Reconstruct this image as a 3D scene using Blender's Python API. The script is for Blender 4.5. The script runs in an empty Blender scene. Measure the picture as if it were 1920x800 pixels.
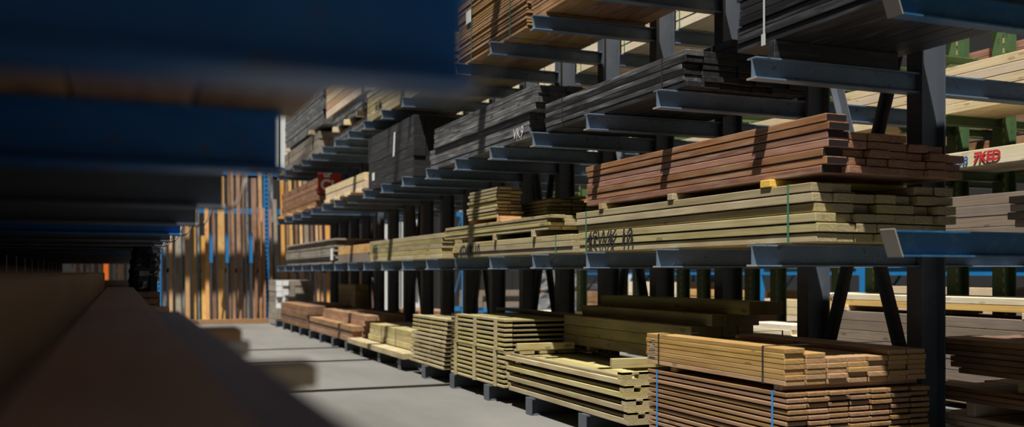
import bpy, bmesh, math, random
from mathutils import Vector, Matrix, Euler
R = random.Random(11)
scene = bpy.context.scene
C = scene.collection
# ------------------------------------------------------------ camera / light
YAW = math.radians(22.2); HC = 1.30; FPX = 1800.0; HOR = 511.0
cam_d = bpy.data.cameras.new('camera'); cam = bpy.data.objects.new('camera', cam_d); C.objects.link(cam)
cam.location = (0, 0, HC); cam.rotation_euler = (math.radians(90), 0, -YAW)
cam_d.sensor_width = 36; cam_d.lens = 36 * FPX / 1920; cam_d.shift_y = (HOR - 400) / 1920
cam_d.clip_start = 0.02; cam_d.clip_end = 300
cam_d.dof.use_dof = True; cam_d.dof.focus_distance = 7.0; cam_d.dof.aperture_fstop = 1.35
scene.camera = cam
SUN = Vector((0.29, 0.31, -1.0)).normalized()
world = bpy.data.worlds.new('world'); scene.world = world; world.use_nodes = True
wn = world.node_tree.nodes; wn.clear()
wo = wn.new('ShaderNodeOutputWorld'); wb = wn.new('ShaderNodeBackground'); ws = wn.new('ShaderNodeTexSky')
ws.sky_type = 'NISHITA'; ws.sun_disc = False; ws.sun_elevation = math.radians(71); ws.sun_rotation = math.atan2(-SUN.x, -SUN.y)
ws.air_density = 1.0; ws.dust_density = 1.5
wb.inputs['Strength'].default_value = 0.0155
world.node_tree.links.new(ws.outputs[0], wb.inputs[0]); world.node_tree.links.new(wb.outputs[0], wo.inputs[0])
sl = bpy.data.lights.new('sun', 'SUN'); sl.energy = 8.0; sl.angle = math.radians(0.9); sl.color = (1.0, 0.95, 0.86)
so = bpy.data.objects.new('sun', sl); C.objects.link(so); so.location = (-6, -5, 22)
so.rotation_euler = SUN.to_track_quat('-Z', 'Y').to_euler()
vs = scene.view_settings
vs.view_transform = 'Standard'; vs.look = 'None'; vs.gamma = 1.0; vs.use_curve_mapping = False; vs.exposure = 0.0

# ------------------------------------------------------------ photo geometry
def theta(px): return YAW + math.atan((px - 960) / FPX)
def yX(px, X): return X / math.tan(theta(px))          # Y of pixel column on plane X
def xY(px, Y): return Y * math.tan(theta(px))          # X of pixel column on plane Y
def zat(py, X, Y): return HC + (HOR - py) / FPX * (X * math.sin(YAW) + Y * math.cos(YAW))

# ------------------------------------------------------------ materials
def nt(name):
    m = bpy.data.materials.new(name); m.use_nodes = True
    n = m.node_tree.nodes; l = m.node_tree.links
    return m, n, l, n['Principled BSDF']
def math_node(n, l, op, a, b):
    k = n.new('ShaderNodeMath'); k.operation = op
    for i, v in enumerate((a, b)):
        if isinstance(v, (int, float)): k.inputs[i].default_value = v
        else: l.new(v, k.inputs[i])
    return k.outputs[0]
def mixc(n, l, fac, a, b, mode='MIX'):
    k = n.new('ShaderNodeMix'); k.data_type = 'RGBA'; k.blend_type = mode
    if isinstance(fac, (int, float)): k.inputs[0].default_value = fac
    else: l.new(fac, k.inputs[0])
    for i, v in ((6, a), (7, b)):
        if isinstance(v, tuple): k.inputs[i].default_value = (*v, 1)
        else: l.new(v, k.inputs[i])
    return k.outputs[2]
def wood(name, base, dark, alt=None, var=0.35, rough=0.7, knots=0.5, wear=None):
    """sawn timber: grain runs along the piece's own Y axis, every piece its own tone"""
    m, n, l, b = nt(name)
    oi = n.new('ShaderNodeObjectInfo'); tc = n.new('ShaderNodeTexCoord')
    off = n.new('ShaderNodeVectorMath'); off.operation = 'ADD'
    cmb = n.new('ShaderNodeCombineXYZ')
    rnd = oi.outputs['Random']
    r100 = math_node(n, l, 'MULTIPLY', rnd, 137.0)
    for i in range(3): l.new(r100, cmb.inputs[i])
    l.new(tc.outputs['Object'], off.inputs[0]); l.new(cmb.outputs[0], off.inputs[1])
    mp = n.new('ShaderNodeMapping'); mp.inputs['Scale'].default_value = (26, 1.3, 34)
    l.new(off.outputs[0], mp.inputs[0])
    g = n.new('ShaderNodeTexNoise'); g.inputs['Scale'].default_value = 1.4; g.inputs['Detail'].default_value = 6
    g.inputs['Distortion'].default_value = 0.6
    l.new(mp.outputs[0], g.inputs['Vector'])
    rp = n.new('ShaderNodeValToRGB'); rp.color_ramp.elements[0].position = 0.33; rp.color_ramp.elements[1].position = 0.66
    l.new(g.outputs[0], rp.inputs[0])
    c = mixc(n, l, rp.outputs[0], dark, base)
    # blotches along the length
    mp2 = n.new('ShaderNodeMapping'); mp2.inputs['Scale'].default_value = (3, 2.2, 3); l.new(off.outputs[0], mp2.inputs[0])
    g2 = n.new('ShaderNodeTexNoise'); g2.inputs['Scale'].default_value = 1.0; g2.inputs['Detail'].default_value = 3
    l.new(mp2.outputs[0], g2.inputs['Vector'])
    rp2 = n.new('ShaderNodeValToRGB'); rp2.color_ramp.elements[0].position = 0.38; rp2.color_ramp.elements[1].position = 0.68
    l.new(g2.outputs[0], rp2.inputs[0])
    c = mixc(n, l, math_node(n, l, 'MULTIPLY', rp2.outputs[0], 0.6), c, alt or tuple(min(1, x * 1.35) for x in base))
    # tone of the single piece
    v = math_node(n, l, 'ADD', math_node(n, l, 'MULTIPLY', rnd, var * 1.3), 1 - var * 0.65)
    hsv = n.new('ShaderNodeHueSaturation'); l.new(c, hsv.inputs['Color']); l.new(v, hsv.inputs['Value'])
    fr = math_node(n, l, 'FRACT', math_node(n, l, 'MULTIPLY', rnd, 7.31), 0.0)
    l.new(math_node(n, l, 'ADD', math_node(n, l, 'MULTIPLY', fr, 0.024), 0.488), hsv.inputs['Hue'])
    l.new(math_node(n, l, 'ADD', math_node(n, l, 'MULTIPLY', fr, 0.30), 0.85), hsv.inputs['Saturation'])
    c = hsv.outputs[0]
    if knots:
        mp3 = n.new('ShaderNodeMapping'); mp3.inputs['Scale'].default_value = (9, 3.2, 9); l.new(off.outputs[0], mp3.inputs[0])
        vo = n.new('ShaderNodeTexVoronoi'); vo.inputs['Scale'].default_value = 1.0; l.new(mp3.outputs[0], vo.inputs['Vector'])
        k = math_node(n, l, 'LESS_THAN', vo.outputs['Distance'], 0.15)
        c = mixc(n, l, math_node(n, l, 'MULTIPLY', k, knots), c, tuple(x * 0.25 for x in dark))
    if wear:
        g3 = n.new('ShaderNodeTexNoise'); g3.inputs['Scale'].default_value = 1.0; g3.inputs['Detail'].default_value = 8
        mp4 = n.new('ShaderNodeMapping'); mp4.inputs['Scale'].default_value = (30, 2.5, 34); l.new(off.outputs[0], mp4.inputs[0])
        l.new(mp4.outputs[0], g3.inputs['Vector'])
        rp3 = n.new('ShaderNodeValToRGB'); rp3.color_ramp.elements[0].position = 0.52; rp3.color_ramp.elements[1].position = 0.72
        l.new(g3.outputs[0], rp3.inputs[0])
        c = mixc(n, l, math_node(n, l, 'MULTIPLY', rp3.outputs[0], 0.8), c, wear)
    # sawn end grain
    sx = n.new('ShaderNodeSeparateXYZ'); l.new(tc.outputs['Normal'], sx.inputs[0])
    en = math_node(n, l, 'GREATER_THAN', math_node(n, l, 'ABSOLUTE', sx.outputs[1], 0.0), 0.8)
    wv = n.new('ShaderNodeTexWave'); wv.wave_type = 'RINGS'; wv.rings_direction = 'Y'
    wv.inputs['Scale'].default_value = 14; wv.inputs['Distortion'].default_value = 3
    mp5 = n.new('ShaderNodeMapping'); mp5.inputs['Location'].default_value = (0.03, 0, 0.09); l.new(tc.outputs['Object'], mp5.inputs[0])
    l.new(mp5.outputs[0], wv.inputs['Vector'])
    ec = mixc(n, l, math_node(n, l, 'MULTIPLY', wv.outputs[0], 0.6), base, tuple(x * 0.7 for x in dark))
    c = mixc(n, l, math_node(n, l, 'MULTIPLY', en, 0.55), c, ec)
    l.new(c, b.inputs['Base Color']); b.inputs['Roughness'].default_value = rough
    bp = n.new('ShaderNodeBump'); bp.inputs['Strength'].default_value = 0.35; bp.inputs['Distance'].default_value = 0.004
    l.new(g.outputs[0], bp.inputs['Height']); l.new(bp.outputs[0], b.inputs['Normal'])
    return m
def paint(name, base, wearc, amount=0.5, rough=0.45, metal=0.0, scale=9, flecks=None):
    m, n, l, b = nt(name)
    tc = n.new('ShaderNodeTexCoord'); oi = n.new('ShaderNodeObjectInfo')
    ad = n.new('ShaderNodeVectorMath'); ad.operation = 'ADD'
    l.new(tc.outputs['Object'], ad.inputs[0]); l.new(math_node(n, l, 'MULTIPLY', oi.outputs['Random'], 60.0), ad.inputs[1])
    g = n.new('ShaderNodeTexNoise'); g.inputs['Scale'].default_value = scale; g.inputs['Detail'].default_value = 7
    g.inputs['Roughness'].default_value = 0.65
    l.new(ad.outputs[0], g.inputs['Vector'])
    rp = n.new('ShaderNodeValToRGB'); rp.color_ramp.elements[0].position = 0.5; rp.color_ramp.elements[1].position = 0.72
    l.new(g.outputs[0], rp.inputs[0])
    c = mixc(n, l, math_node(n, l, 'MULTIPLY', rp.outputs[0], amount), base, wearc)
    if flecks:
        g2 = n.new('ShaderNodeTexNoise'); g2.inputs['Scale'].default_value = scale * 4; g2.inputs['Detail'].default_value = 4
        l.new(ad.outputs[0], g2.inputs['Vector'])
        rp2 = n.new('ShaderNodeValToRGB'); rp2.color_ramp.elements[0].position = 0.62; rp2.color_ramp.elements[1].position = 0.68
        l.new(g2.outputs[0], rp2.inputs[0])
        c = mixc(n, l, math_node(n, l, 'MULTIPLY', rp2.outputs[0], 0.7), c, flecks)
    l.new(c, b.inputs['Base Color']); b.inputs['Roughness'].default_value = rough; b.inputs['Metallic'].default_value = metal
    return m
def plain(name, col, rough=0.6, metal=0.0):
    m, n, l, b = nt(name)
    g = n.new('ShaderNodeTexNoise'); g.inputs['Scale'].default_value = 30
    c = mixc(n, l, math_node(n, l, 'MULTIPLY', g.outputs[0], 0.3), col, tuple(x * 0.8 for x in col))
    l.new(c, b.inputs['Base Color']); b.inputs['Roughness'].default_value = rough; b.inputs['Metallic'].default_value = metal
    return m
M = {}
M['board'] = wood('dusty_tan_board', (.86, .60, .33), (.76, .51, .27), (.88, .66, .40), .1, .7, .1)
M['mauve'] = wood('mauve_brown_board', (.48, .40, .40), (.36, .29, .29), (.55, .48, .49), .1, .6, .1)
M['wine'] = plain('dark_wine_end_paint', (.012, .006, .007), .6)
M['deck'] = wood('brown_decking', (.29, .165, .078), (.18, .095, .042), (.35, .22, .115), .3, .6, .3)
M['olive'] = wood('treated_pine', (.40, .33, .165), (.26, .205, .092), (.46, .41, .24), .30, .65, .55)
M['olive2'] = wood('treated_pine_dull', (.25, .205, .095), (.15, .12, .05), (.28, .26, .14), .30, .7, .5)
M['red'] = wood('red_brown_hardwood', (.31, .150, .078), (.16, .066, .036), (.36, .20, .125), .4, .6, .2, (.36, .26, .19))
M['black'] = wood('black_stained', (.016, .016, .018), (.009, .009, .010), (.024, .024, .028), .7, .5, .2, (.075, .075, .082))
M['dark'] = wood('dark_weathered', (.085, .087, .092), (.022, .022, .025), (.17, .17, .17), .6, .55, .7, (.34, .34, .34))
M['grey'] = wood('grey_weathered', (.30, .26, .21), (.17, .145, .115), (.40, .36, .31), .4, .8, .3)
M['tan'] = wood('tan_softwood', (.58, .34, .13), (.42, .22, .075), (.66, .44, .20), .35, .6, .4)
M['pale'] = wood('pale_softwood', (.76, .61, .39), (.62, .47, .27), (.82, .70, .50), .18, .6, .4)
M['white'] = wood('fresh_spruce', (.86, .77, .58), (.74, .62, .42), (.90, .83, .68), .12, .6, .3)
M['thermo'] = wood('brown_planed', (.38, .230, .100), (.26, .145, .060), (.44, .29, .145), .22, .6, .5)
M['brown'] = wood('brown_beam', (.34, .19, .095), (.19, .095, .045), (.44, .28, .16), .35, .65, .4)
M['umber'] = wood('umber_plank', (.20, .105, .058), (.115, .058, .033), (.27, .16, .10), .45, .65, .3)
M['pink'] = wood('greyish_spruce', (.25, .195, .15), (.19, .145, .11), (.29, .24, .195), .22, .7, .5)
M['yellow'] = wood('yellow_softwood', (.80, .52, .10), (.66, .40, .06), (.84, .58, .12), .05, .6, .2)
M['orange'] = wood('orange_softwood', (.66, .33, .10), (.52, .23, .06), (.72, .42, .17), .3, .6, .4)
M['steel'] = paint('slate_blue_steel', (.12, .175, .25), (.24, .31, .40), .6, .45, .0, 5, (.04, .045, .05))
M['post'] = paint('dark_slate_steel', (.075, .088, .110), (.15, .165, .19), .5, .5, .0, 4)
M['blue'] = paint('worn_blue_paint', (.014, .092, .205), (.055, .175, .27), .8, .45, .0, 9, (.12, .10, .085))
M['blue3'] = paint('deep_blue_paint', (.010, .125, .40), (.03, .22, .52), .7, .4, .0, 7, (.10, .07, .05))
M['blue2'] = paint('bright_blue_paint', (.015, .20, .52), (.04, .28, .62), .4, .4, .0, 5)
M['green'] = paint('green_paint', (.070, .130, .055), (.11, .19, .075), .5, .5, .0, 5, (.03, .04, .02))
M['galv'] = plain('dull_steel', (.22, .19, .16), .6, .2)
M['flange'] = plain('pale_scuffed_edge', (.38, .36, .33), .5, .2)
M['strapg'] = plain('green_strap', (.05, .20, .13), .4)
M['strapb'] = plain('blue_strap', (.03, .25, .68), .4)
M['strapk'] = plain('black_strap', (.03, .03, .03), .4)
M['strapw'] = plain('white_strap', (.55, .56, .58), .4)
M['paper'] = plain('white_paper', (.78, .80, .82), .7)
M['ink'] = plain('black_spray_ink', (.015, .015, .018), .8)
M['inkr'] = plain('red_spray_ink', (.60, .03, .04), .7)
M['inkb'] = plain('blue_spray_ink', (.03, .16, .42), .7)
M['redfilm'] = plain('red_film', (.38, .030, .022), .35)
M['whitep'] = plain('white_print', (.75, .75, .75), .5)
M['extred'] = plain('extinguisher_red', (.60, .02, .02), .3)
M['hole'] = plain('notch_shadow_wood', (.05, .04, .02), .9)
M['orangep'] = paint('orange_paint', (.75, .16, .02), (.60, .14, .03), .5, .4, .0, 6)
M['film'] = plain('black_stretch_film', (.012, .012, .016), .16)
M['greywrap'] = paint('grey_mottled_film', (.20, .21, .23), (.42, .43, .46), .9, .35, .0, 6, (.06, .06, .07))
m, n, l, b = nt('concrete'); M['concrete'] = m
tc = n.new('ShaderNodeTexCoord')
g1 = n.new('ShaderNodeTexNoise'); g1.inputs['Scale'].default_value = .6; g1.inputs['Detail'].default_value = 8; g1.inputs['Roughness'].default_value = .6
g2 = n.new('ShaderNodeTexNoise'); g2.inputs['Scale'].default_value = 60; g2.inputs['Detail'].default_value = 3
mpf = n.new('ShaderNodeMapping'); mpf.inputs['Scale'].default_value = (1, .35, 1); l.new(tc.outputs['Object'], mpf.inputs[0])
l.new(mpf.outputs[0], g1.inputs['Vector']); l.new(tc.outputs['Object'], g2.inputs['Vector'])
rp = n.new('ShaderNodeValToRGB'); rp.color_ramp.elements[0].position = .35; rp.color_ramp.elements[1].position = .68; l.new(g1.outputs[0], rp.inputs[0])
c = mixc(n, l, rp.outputs[0], (.105, .104, .097), (.172, .170, .160))
c = mixc(n, l, math_node(n, l, 'MULTIPLY', g2.outputs[0], .25), c, (.09, .088, .08))
l.new(c, b.inputs['Base Color']); b.inputs['Roughness'].default_value = .8
bp = n.new('ShaderNodeBump'); bp.inputs['Strength'].default_value = .25; bp.inputs['Distance'].default_value = .004; l.new(g2.outputs[0], bp.inputs['Height']); l.new(bp.outputs[0], b.inputs['Normal'])
M['wallw'] = plain('white_cladding', (.72, .76, .76), .6)
M['walld'] = plain('dark_cladding', (.018, .018, .020), .85)
M['wallg'] = plain('grey_cladding', (.22, .24, .26), .7)

# ------------------------------------------------------------ mesh helpers
_cache = {}
def box_data(V, F, x0, x1, y0, y1, z0, z1):
    b = len(V)
    V += [(x0, y0, z0), (x1, y0, z0), (x1, y1, z0), (x0, y1, z0), (x0, y0, z1), (x1, y0, z1), (x1, y1, z1), (x0, y1, z1)]
    F += [tuple(b + i for i in f) for f in ((0, 3, 2, 1), (4, 5, 6, 7), (0, 1, 5, 4), (1, 2, 6, 5), (2, 3, 7, 6), (3, 0, 4, 7))]
def cham(w, l_, t, mat, bev=.003):
    """a sawn piece: w along X, l along Y, t along Z, arrises taken off; origin at centre of its underside"""
    key = ('b', round(w, 4), round(l_, 3), round(t, 4), mat, bev)
    if key in _cache: return _cache[key]
    hx, hy = w / 2, l_ / 2; b = min(bev, w / 4, t / 4)
    V = []; idx = {}
    for sx in (-1, 1):
        for sy in (-1, 1):
            for sz in (-1, 1):
                zc = t / 2
                for ax in range(3):
                    p = [sx * (hx - b), sy * (hy - b), sz * (zc - b)]
                    p[ax] = (sx * hx, sy * hy, sz * zc)[ax]
                    idx[(sx, sy, sz, ax)] = len(V); V.append((p[0], p[1], p[2] + zc))
    F = []
    S = (-1, 1)
    for ax in range(3):
        o = [a for a in range(3) if a != ax]
        for s in S:
            q = []
            for (a, c_) in ((-1, -1), (1, -1), (1, 1), (-1, 1)):
                k = [0, 0, 0]; k[ax] = s; k[o[0]] = a; k[o[1]] = c_
                q.append(idx[(*k, ax)])
            if (s > 0) == (ax == 1): q.reverse()
            F.append(tuple(q))
    for ax in range(3):                     # edges running along ax
        o = [a for a in range(3) if a != ax]
        for a in S:
            for c_ in S:
                def v(e, pl):
                    k = [0, 0, 0]; k[ax] = e; k[o[0]] = a; k[o[1]] = c_
                    return idx[(*k, pl)]
                F.append((v(-1, o[0]), v(1, o[0]), v(1, o[1]), v(-1, o[1])))
    for sx in S:
        for sy in S:
            for sz in S:
                F.append(tuple(idx[(sx, sy, sz, a)] for a in range(3)))
    me = bpy.data.meshes.new('board_%s' % mat); me.from_pydata(V, [], F)
    bm = bmesh.new(); bm.from_mesh(me); bmesh.ops.recalc_face_normals(bm, faces=bm.faces); bm.to_mesh(me); bm.free()
    me.materials.append(M[mat]); _cache[key] = me
    return me
def mesh_boxes(boxes, mat, key=None):
    if key and key in _cache: return _cache[key]
    V = []; F = []
    for bx in boxes: box_data(V, F, *bx)
    me = bpy.data.meshes.new('piece'); me.from_pydata(V, [], F); me.materials.append(M[mat])
    if key: _cache[key] = me
    return me
def obj(name, me, parent=None, loc=(0, 0, 0), rot=None):
    o = bpy.data.objects.new(name, me); C.objects.link(o); o.parent = parent; o.location = loc
    if rot: o.rotation_euler = rot
    return o
def tag(o, label, cat, group=None):
    o['label'] = label; o['category'] = cat
    if group: o['group'] = group
    return o
def thing(name, label, cat, loc=(0, 0, 0), group=None, rot=None):
    o = bpy.data.objects.new(name, None); C.objects.link(o); o.location = loc; o.empty_display_size = .2
    if rot: o.rotation_euler = rot
    return tag(o, label, cat, group)
def struct(o): o['kind'] = 'structure'; return o
def tube(pts, rad, mat, seg=8):
    V = []; F = []
    for i, p in enumerate(pts):
        p = Vector(p)
        d = (Vector(pts[min(i + 1, len(pts) - 1)]) - Vector(pts[max(i - 1, 0)])).normalized()
        u = d.orthogonal().normalized() if abs(d.y) < .99 else Vector((1, 0, 0))
        u = Vector((0, 1, 0)); u = (u - d * u.dot(d)).normalized() if abs(d.y) < .95 else Vector((1, 0, 0))
        w = d.cross(u)
        for k in range(seg):
            a = 2 * math.pi * k / seg
            V.append(tuple(p + (u * math.cos(a) + w * math.sin(a)) * rad))
    for i in range(len(pts) - 1):
        for k in range(seg):
            a = i * seg + k; b = i * seg + (k + 1) % seg
            F.append((a, b, b + seg, a + seg))
    F.append(tuple(range(seg))[::-1]); F.append(tuple(range((len(pts) - 1) * seg, len(pts) * seg)))
    me = bpy.data.meshes.new('rod'); me.from_pydata(V, [], F); me.materials.append(M[mat])
    for p in me.polygons: p.use_smooth = True
    return me
def ibeam(length, h, w, tf, tw, mat, axis='X', key=None, cut=0.0):
    """I section along +axis from 0; h along Z, w across; cut shortens the lower flange at the far end"""
    key = ('i', length, h, w, tf, tw, mat, axis, cut)
    if key in _cache: return _cache[key]
    pr = [(-w/2, 0), (w/2, 0), (w/2, tf), (tw/2, tf), (tw/2, h-tf), (w/2, h-tf), (w/2, h), (-w/2, h), (-w/2, h-tf), (-tw/2, h-tf), (-tw/2, tf), (-w/2, tf)]
    V = []; n_ = len(pr)
    for e in (0, 1):
        for (a, z) in pr:
            s = length * e - (cut * (1 - z / h) if e else 0)
            V.append((s, a, z) if axis == 'X' else ((a, s, z) if axis == 'Y' else (z, a, s)))
    F = [(i, (i + 1) % n_, n_ + (i + 1) % n_, n_ + i) for i in range(n_)]
    F += [tuple(range(n_))[::-1], tuple(range(n_, 2 * n_))]
    me = bpy.data.meshes.new('beam'); me.from_pydata(V, [], F)
    bm = bmesh.new(); bm.from_mesh(me); bmesh.ops.triangulate(bm, faces=[f for f in bm.faces if len(f.verts) > 4]); bmesh.ops.recalc_face_normals(bm, faces=bm.faces); bm.to_mesh(me); bm.free()
    me.materials.append(M[mat]); _cache[key] = me
    return me
def text(parent, s, size, mat, org, name='lettering', xdir=(0, -1, 0), ydir=(0, 0, 1), shear=0.0, bold=0.0):
    cu = bpy.data.curves.new('t', 'FONT'); cu.body = s; cu.size = size; cu.shear = shear; cu.offset = bold; cu.resolution_u = 3
    o = bpy.data.objects.new('t', cu); me = bpy.data.meshes.new_from_object(o)
    bpy.data.objects.remove(o); bpy.data.curves.remove(cu)
    x = Vector(xdir); y = Vector(ydir); z = x.cross(y)
    for v in me.vertices: v.co = Vector(org) + x * v.co.x + y * v.co.y + z * 0.0
    me.materials.clear(); me.materials.append(M[mat])
    return obj(name, me, parent)
def strap(parent, x0, x1, z0, z1, y, mat, w=.014, t=.0025, e=.0015):
    a0, a1, b0, b1 = x0 - e, x1 + e, z0 - e, z1 + e
    me = mesh_boxes([(a0 - t, a0, y - w/2, y + w/2, b0 - t, b1 + t), (a1, a1 + t, y - w/2, y + w/2, b0 - t, b1 + t),
                     (a0, a1, y - w/2, y + w/2, b1, b1 + t), (a0, a1, y - w/2, y + w/2, b0 - t, b0)], mat)
    return obj('strap', me, parent)
NB = [0]
def bundle(name, label, X, Y0, Y1, z0, cols, rows, w, t, mat, gx=.004, gz=.003, je=.015, jx=.004, ends=True, straps=(), smat='strapg', colrows=None,
           cat='timber bundle', group=None, mats=None, tilt=0.0, skip=None, part='board', bev=.003, shift=None, endpaint=None, endcols=lambda c_, r: c_ == 0):
    """boards along Y, first column faces the aisle (low X), near end at Y0"""
    L = Y1 - Y0
    e = thing(name, label, cat, (X, Y0, z0), group, (tilt, 0, 0) if tilt else None)
    for c_ in range(cols):
        rr = colrows[c_] if colrows else rows
        for r in range(rr):
            if skip and skip(c_, r): continue
            if not ends and 0 < c_ < cols - 1 and 0 < r < rr - 1: continue
            dx = R.uniform(0, jx) if c_ == 0 else 0
            dy = R.uniform(-je, je); dl = R.choice((0, 0, 0, -.03, -.06)) if je > .012 else 0
            mm = mats(c_, r) if mats else mat
            sh = shift(r) if shift else 0
            o = obj(part, cham(w, round(L + dl, 3), t, mm, bev), e, ((c_ + .5) * w + c_ * gx + dx, L / 2 + dy + dl / 2 * 0 + sh, r * (t + gz)))
            if endpaint and endcols(c_, r): obj('painted_end', mesh_boxes([(-w/2 + .003, w/2 - .003, -.0012, .0008, .003, t - .003)], endpaint, ('ep', w, t, endpaint)), o, (0, -round(L + dl, 3) / 2, 0))
            NB[0] += 1
    zt = max(colrows) if colrows else rows
    for sy in straps:
        rr0 = colrows[0] if colrows else rows
        strap(e, 0, cols * w + (cols - 1) * gx, 0, rr0 * t + (rr0 - 1) * gz, sy, M and smat)
    return e
def batten(label, x0, x1, y, z0, w, t, mat, group=None, rz=0.0):
    """a spacer lying across (along X)"""
    o = obj('spacer_batten', cham(w, x1 - x0, t, mat), None, ((x0 + x1) / 2, y, z0), (0, 0, math.pi / 2 + rz))
    return tag(o, label, 'batten', group)

# ------------------------------------------------------------ the setting
struct(obj('floor', mesh_boxes([(-14, 34, -6, 44, -.2, 0)], 'concrete')))
wb_ = struct(obj('wall_back', mesh_boxes([(-14, 34, 28.0, 28.3, 0, 7.0)], 'walld')))
for k in range(62):                                   # cladding sheets of the back wall
    x = -4.4 + k * .36
    obj('panel', mesh_boxes([(0, .30, -.03, 0, 0, 2.6)], 'wallw', 'clad_hi'), wb_, (x, 28.0, 4.3))
    if x < 5.0: obj('panel', mesh_boxes([(0, .34, -.03, 0, 0, 3.95)], 'walld', 'clad_lo'), wb_, (x, 28.0, .05))
    elif (7.1 < x < 8.5 or 14.4 < x < 15.8): obj('panel', mesh_boxes([(0, .30, -.03, 0, 0, 3.95)], 'wallw', 'clad_lw'), wb_, (x, 28.0, .05))
    else: obj('panel', mesh_boxes([(0, .34, -.03, 0, 0, 3.95)], 'walld', 'clad_lo'), wb_, (x, 28.0, .05))
obj('blue_band', mesh_boxes([(-3.2, 18, -.06, -.001, 0, .2)], 'blue2'), wb_, (0, 28.0, 4.06))
struct(obj('wall_shade_left', mesh_boxes([(-1.85, -1.6, -3, 24, 0, 5.0)], 'walld')))  # added wall behind the left rack, put in to block sun and sky
struct(obj('wall_right', mesh_boxes([(17.0, 17.3, -2, 28, 0, 6.5)], 'walld')))
for k, yb in enumerate((8.4, 11.9, 14.4, 23.85)):    # unseen beams over the aisle, added to cast the shadow bands
    struct(obj('shadow_beam_%d' % (k + 1), mesh_boxes([(-3, 3.3 if k < 3 else 8, -.07 if k < 3 else -.2, .07 if k < 3 else .2, 0, .25)], 'post'), None, (0, yb, 7.0)))

# ------------------------------------------------------------ main cantilever rack
XT, XP, XF = 3.50, 4.77, 6.14
COL = [3.68 + 1.1 * i for i in range(19)]
L2, L3, L4, ZB = 1.47, 2.59, 3.66, .155
rack = thing('cantilever_rack', 'long slate blue steel cantilever rack with arms on both sides, right of the aisle', 'rack', (XP + .1, COL[0], 0))
ro = Vector((XP + .1, COL[0], 0))
def rp_(x, y, z): return (x - ro.x, y - ro.y, z - ro.z)
def arm(parent, x, y, ztop, length, direction, mat, h=.13, w=.09, cut=0.0, lip=True, org=ro, name='arm'):
    a = obj(name, ibeam(length, h, w, .009, .008, mat, 'X', None, cut), parent, (x - org.x, y - org.y, ztop - h - org.z), (0, 0, math.pi if direction < 0 else 0))
    if lip:
        obj('scuffed_edge', mesh_boxes([(length - cut - .004, length - cut + .003, -w/2 - .001, w/2 + .001, -.001, .011)], 'flange', ('lip', length, w, cut)), a)
    return a
for i, y in enumerate(COL):
    if i > 0:
        obj('post', ibeam(5.0, .20, .13, .012, .009, 'post', 'Z'), rack, rp_(XP, y, ZB))
    else:
        obj('post', ibeam(5.0, .20, .13, .012, .009, 'post', 'Z'), rack, rp_(XP, y, ZB))
    b = obj('base_beam', ibeam(XF - XT + .06, ZB, .12, .012, .009, 'post', 'X'), rack, rp_(XT - .03, y, 0))
    obj('end_plate', mesh_boxes([(-.010, 0, -.066, .066, 0, ZB + .004)], 'post', 'bplate'), b)
    z0 = (.04, .11, 0) if i == 0 else (0, 0, 0)
    for j, (zl, mt) in enumerate(((L2, 'steel'), (L3, 'steel'), (L4, 'steel'))):
        arm(rack, XP, y, zl + z0[j] + (R.uniform(-.004, 0) if i else 0), XP - XT, -1, 'blue' if i == 0 else mt, .13, .09, .05 if i == 0 else 0.0)
        if i == 0: obj('end_plate', mesh_boxes([(0, .006, -.05, .05, -.004, math.hypot(.13, .05) + .004)], 'flange', 'slplate'), rack, rp_(XT + .047, y, zl + z0[j] - .13), (0, -math.atan2(.05, .13), 0))
        if not (i == 0 and j < 2) : arm(rack, XP + .2, y, zl, XF - XP - .2, 1, mt)
def brace(y0, z0, y1, z1, x=XP + .1, mat='post', par=rack, org=ro, wd=.07):
    d = Vector((0, y1 - y0, z1 - z0)); Ln = d.length
    ang = math.atan2(z1 - z0, y1 - y0)
    me = mesh_boxes([(-.004, .004, 0, Ln, -wd / 2, wd / 2), (-wd * .8, -.004, 0, Ln, -wd / 2, -wd / 2 + .008)], mat)
    obj('brace', me, par, (x - org.x, y0 - org.y, z0 - org.z), (ang, 0, 0))
for k in (1, 4, 6, 8, 11, 14):
    ya, yb = COL[k] + .07, COL[k + 1] - .07
    brace(ya, .45, yb, 3.35, XP + .085); brace(yb, .45, ya, 3.35, XP + .125)
for k in range(1, 18):
    obj('tie_bar', mesh_boxes([(-.03, .03, COL[k] + .066 - ro.y, COL[k + 1] - .066 - ro.y, .50, .56)], 'post'), rack, (0, 0, 0))

# ------------------------------------------------------------ bundles on the middle arms
g = yX
A0, A1 = g(1525, 3.63), 7.42
eA = bundle('treated_timber_bundle', 'olive treated timber bundle with green straps under the red-brown bundle', 3.63, A0, A1, L2 + .006, 7, 6, .145, .0495, 'olive', .006, .008, .03, .02,
            straps=(.22, 2.86), skip=lambda c_, r: r == 5 and c_ in (2, 3, 4))
text(eA, '4SWK 10', .20, 'ink', (-.004, 2.86, .03), shear=.2, bold=.002)
B0, B1 = g(1548, 3.65), 7.30
zA = L2 + .006 + 6 * .0575 - .005
eB = bundle('hardwood_bundle', 'red-brown hardwood plank bundle on top of olive timber, middle arms', 3.65, B0, B1, zA + .047, 7, 7, .145, .0420, 'red', .006, .0060, .02, .016, colrows=[7, 5, 5, 5, 4, 4, 3], endpaint='wine')
for yb, mt, lb in ((g(1437, 3.63), 'yellow', 'bright yellow spacer block under the red-brown bundle'), (g(1258, 3.63), 'olive', 'olive spacer block under the middle of the red-brown bundle'),
                   (g(1128, 3.63), 'olive', 'pale green spacer block under the far end of the red-brown bundle')):
    batten(lb, 3.62, 4.66, yb, zA + .001, .10 if mt == 'yellow' else .07, .044, mt)
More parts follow.
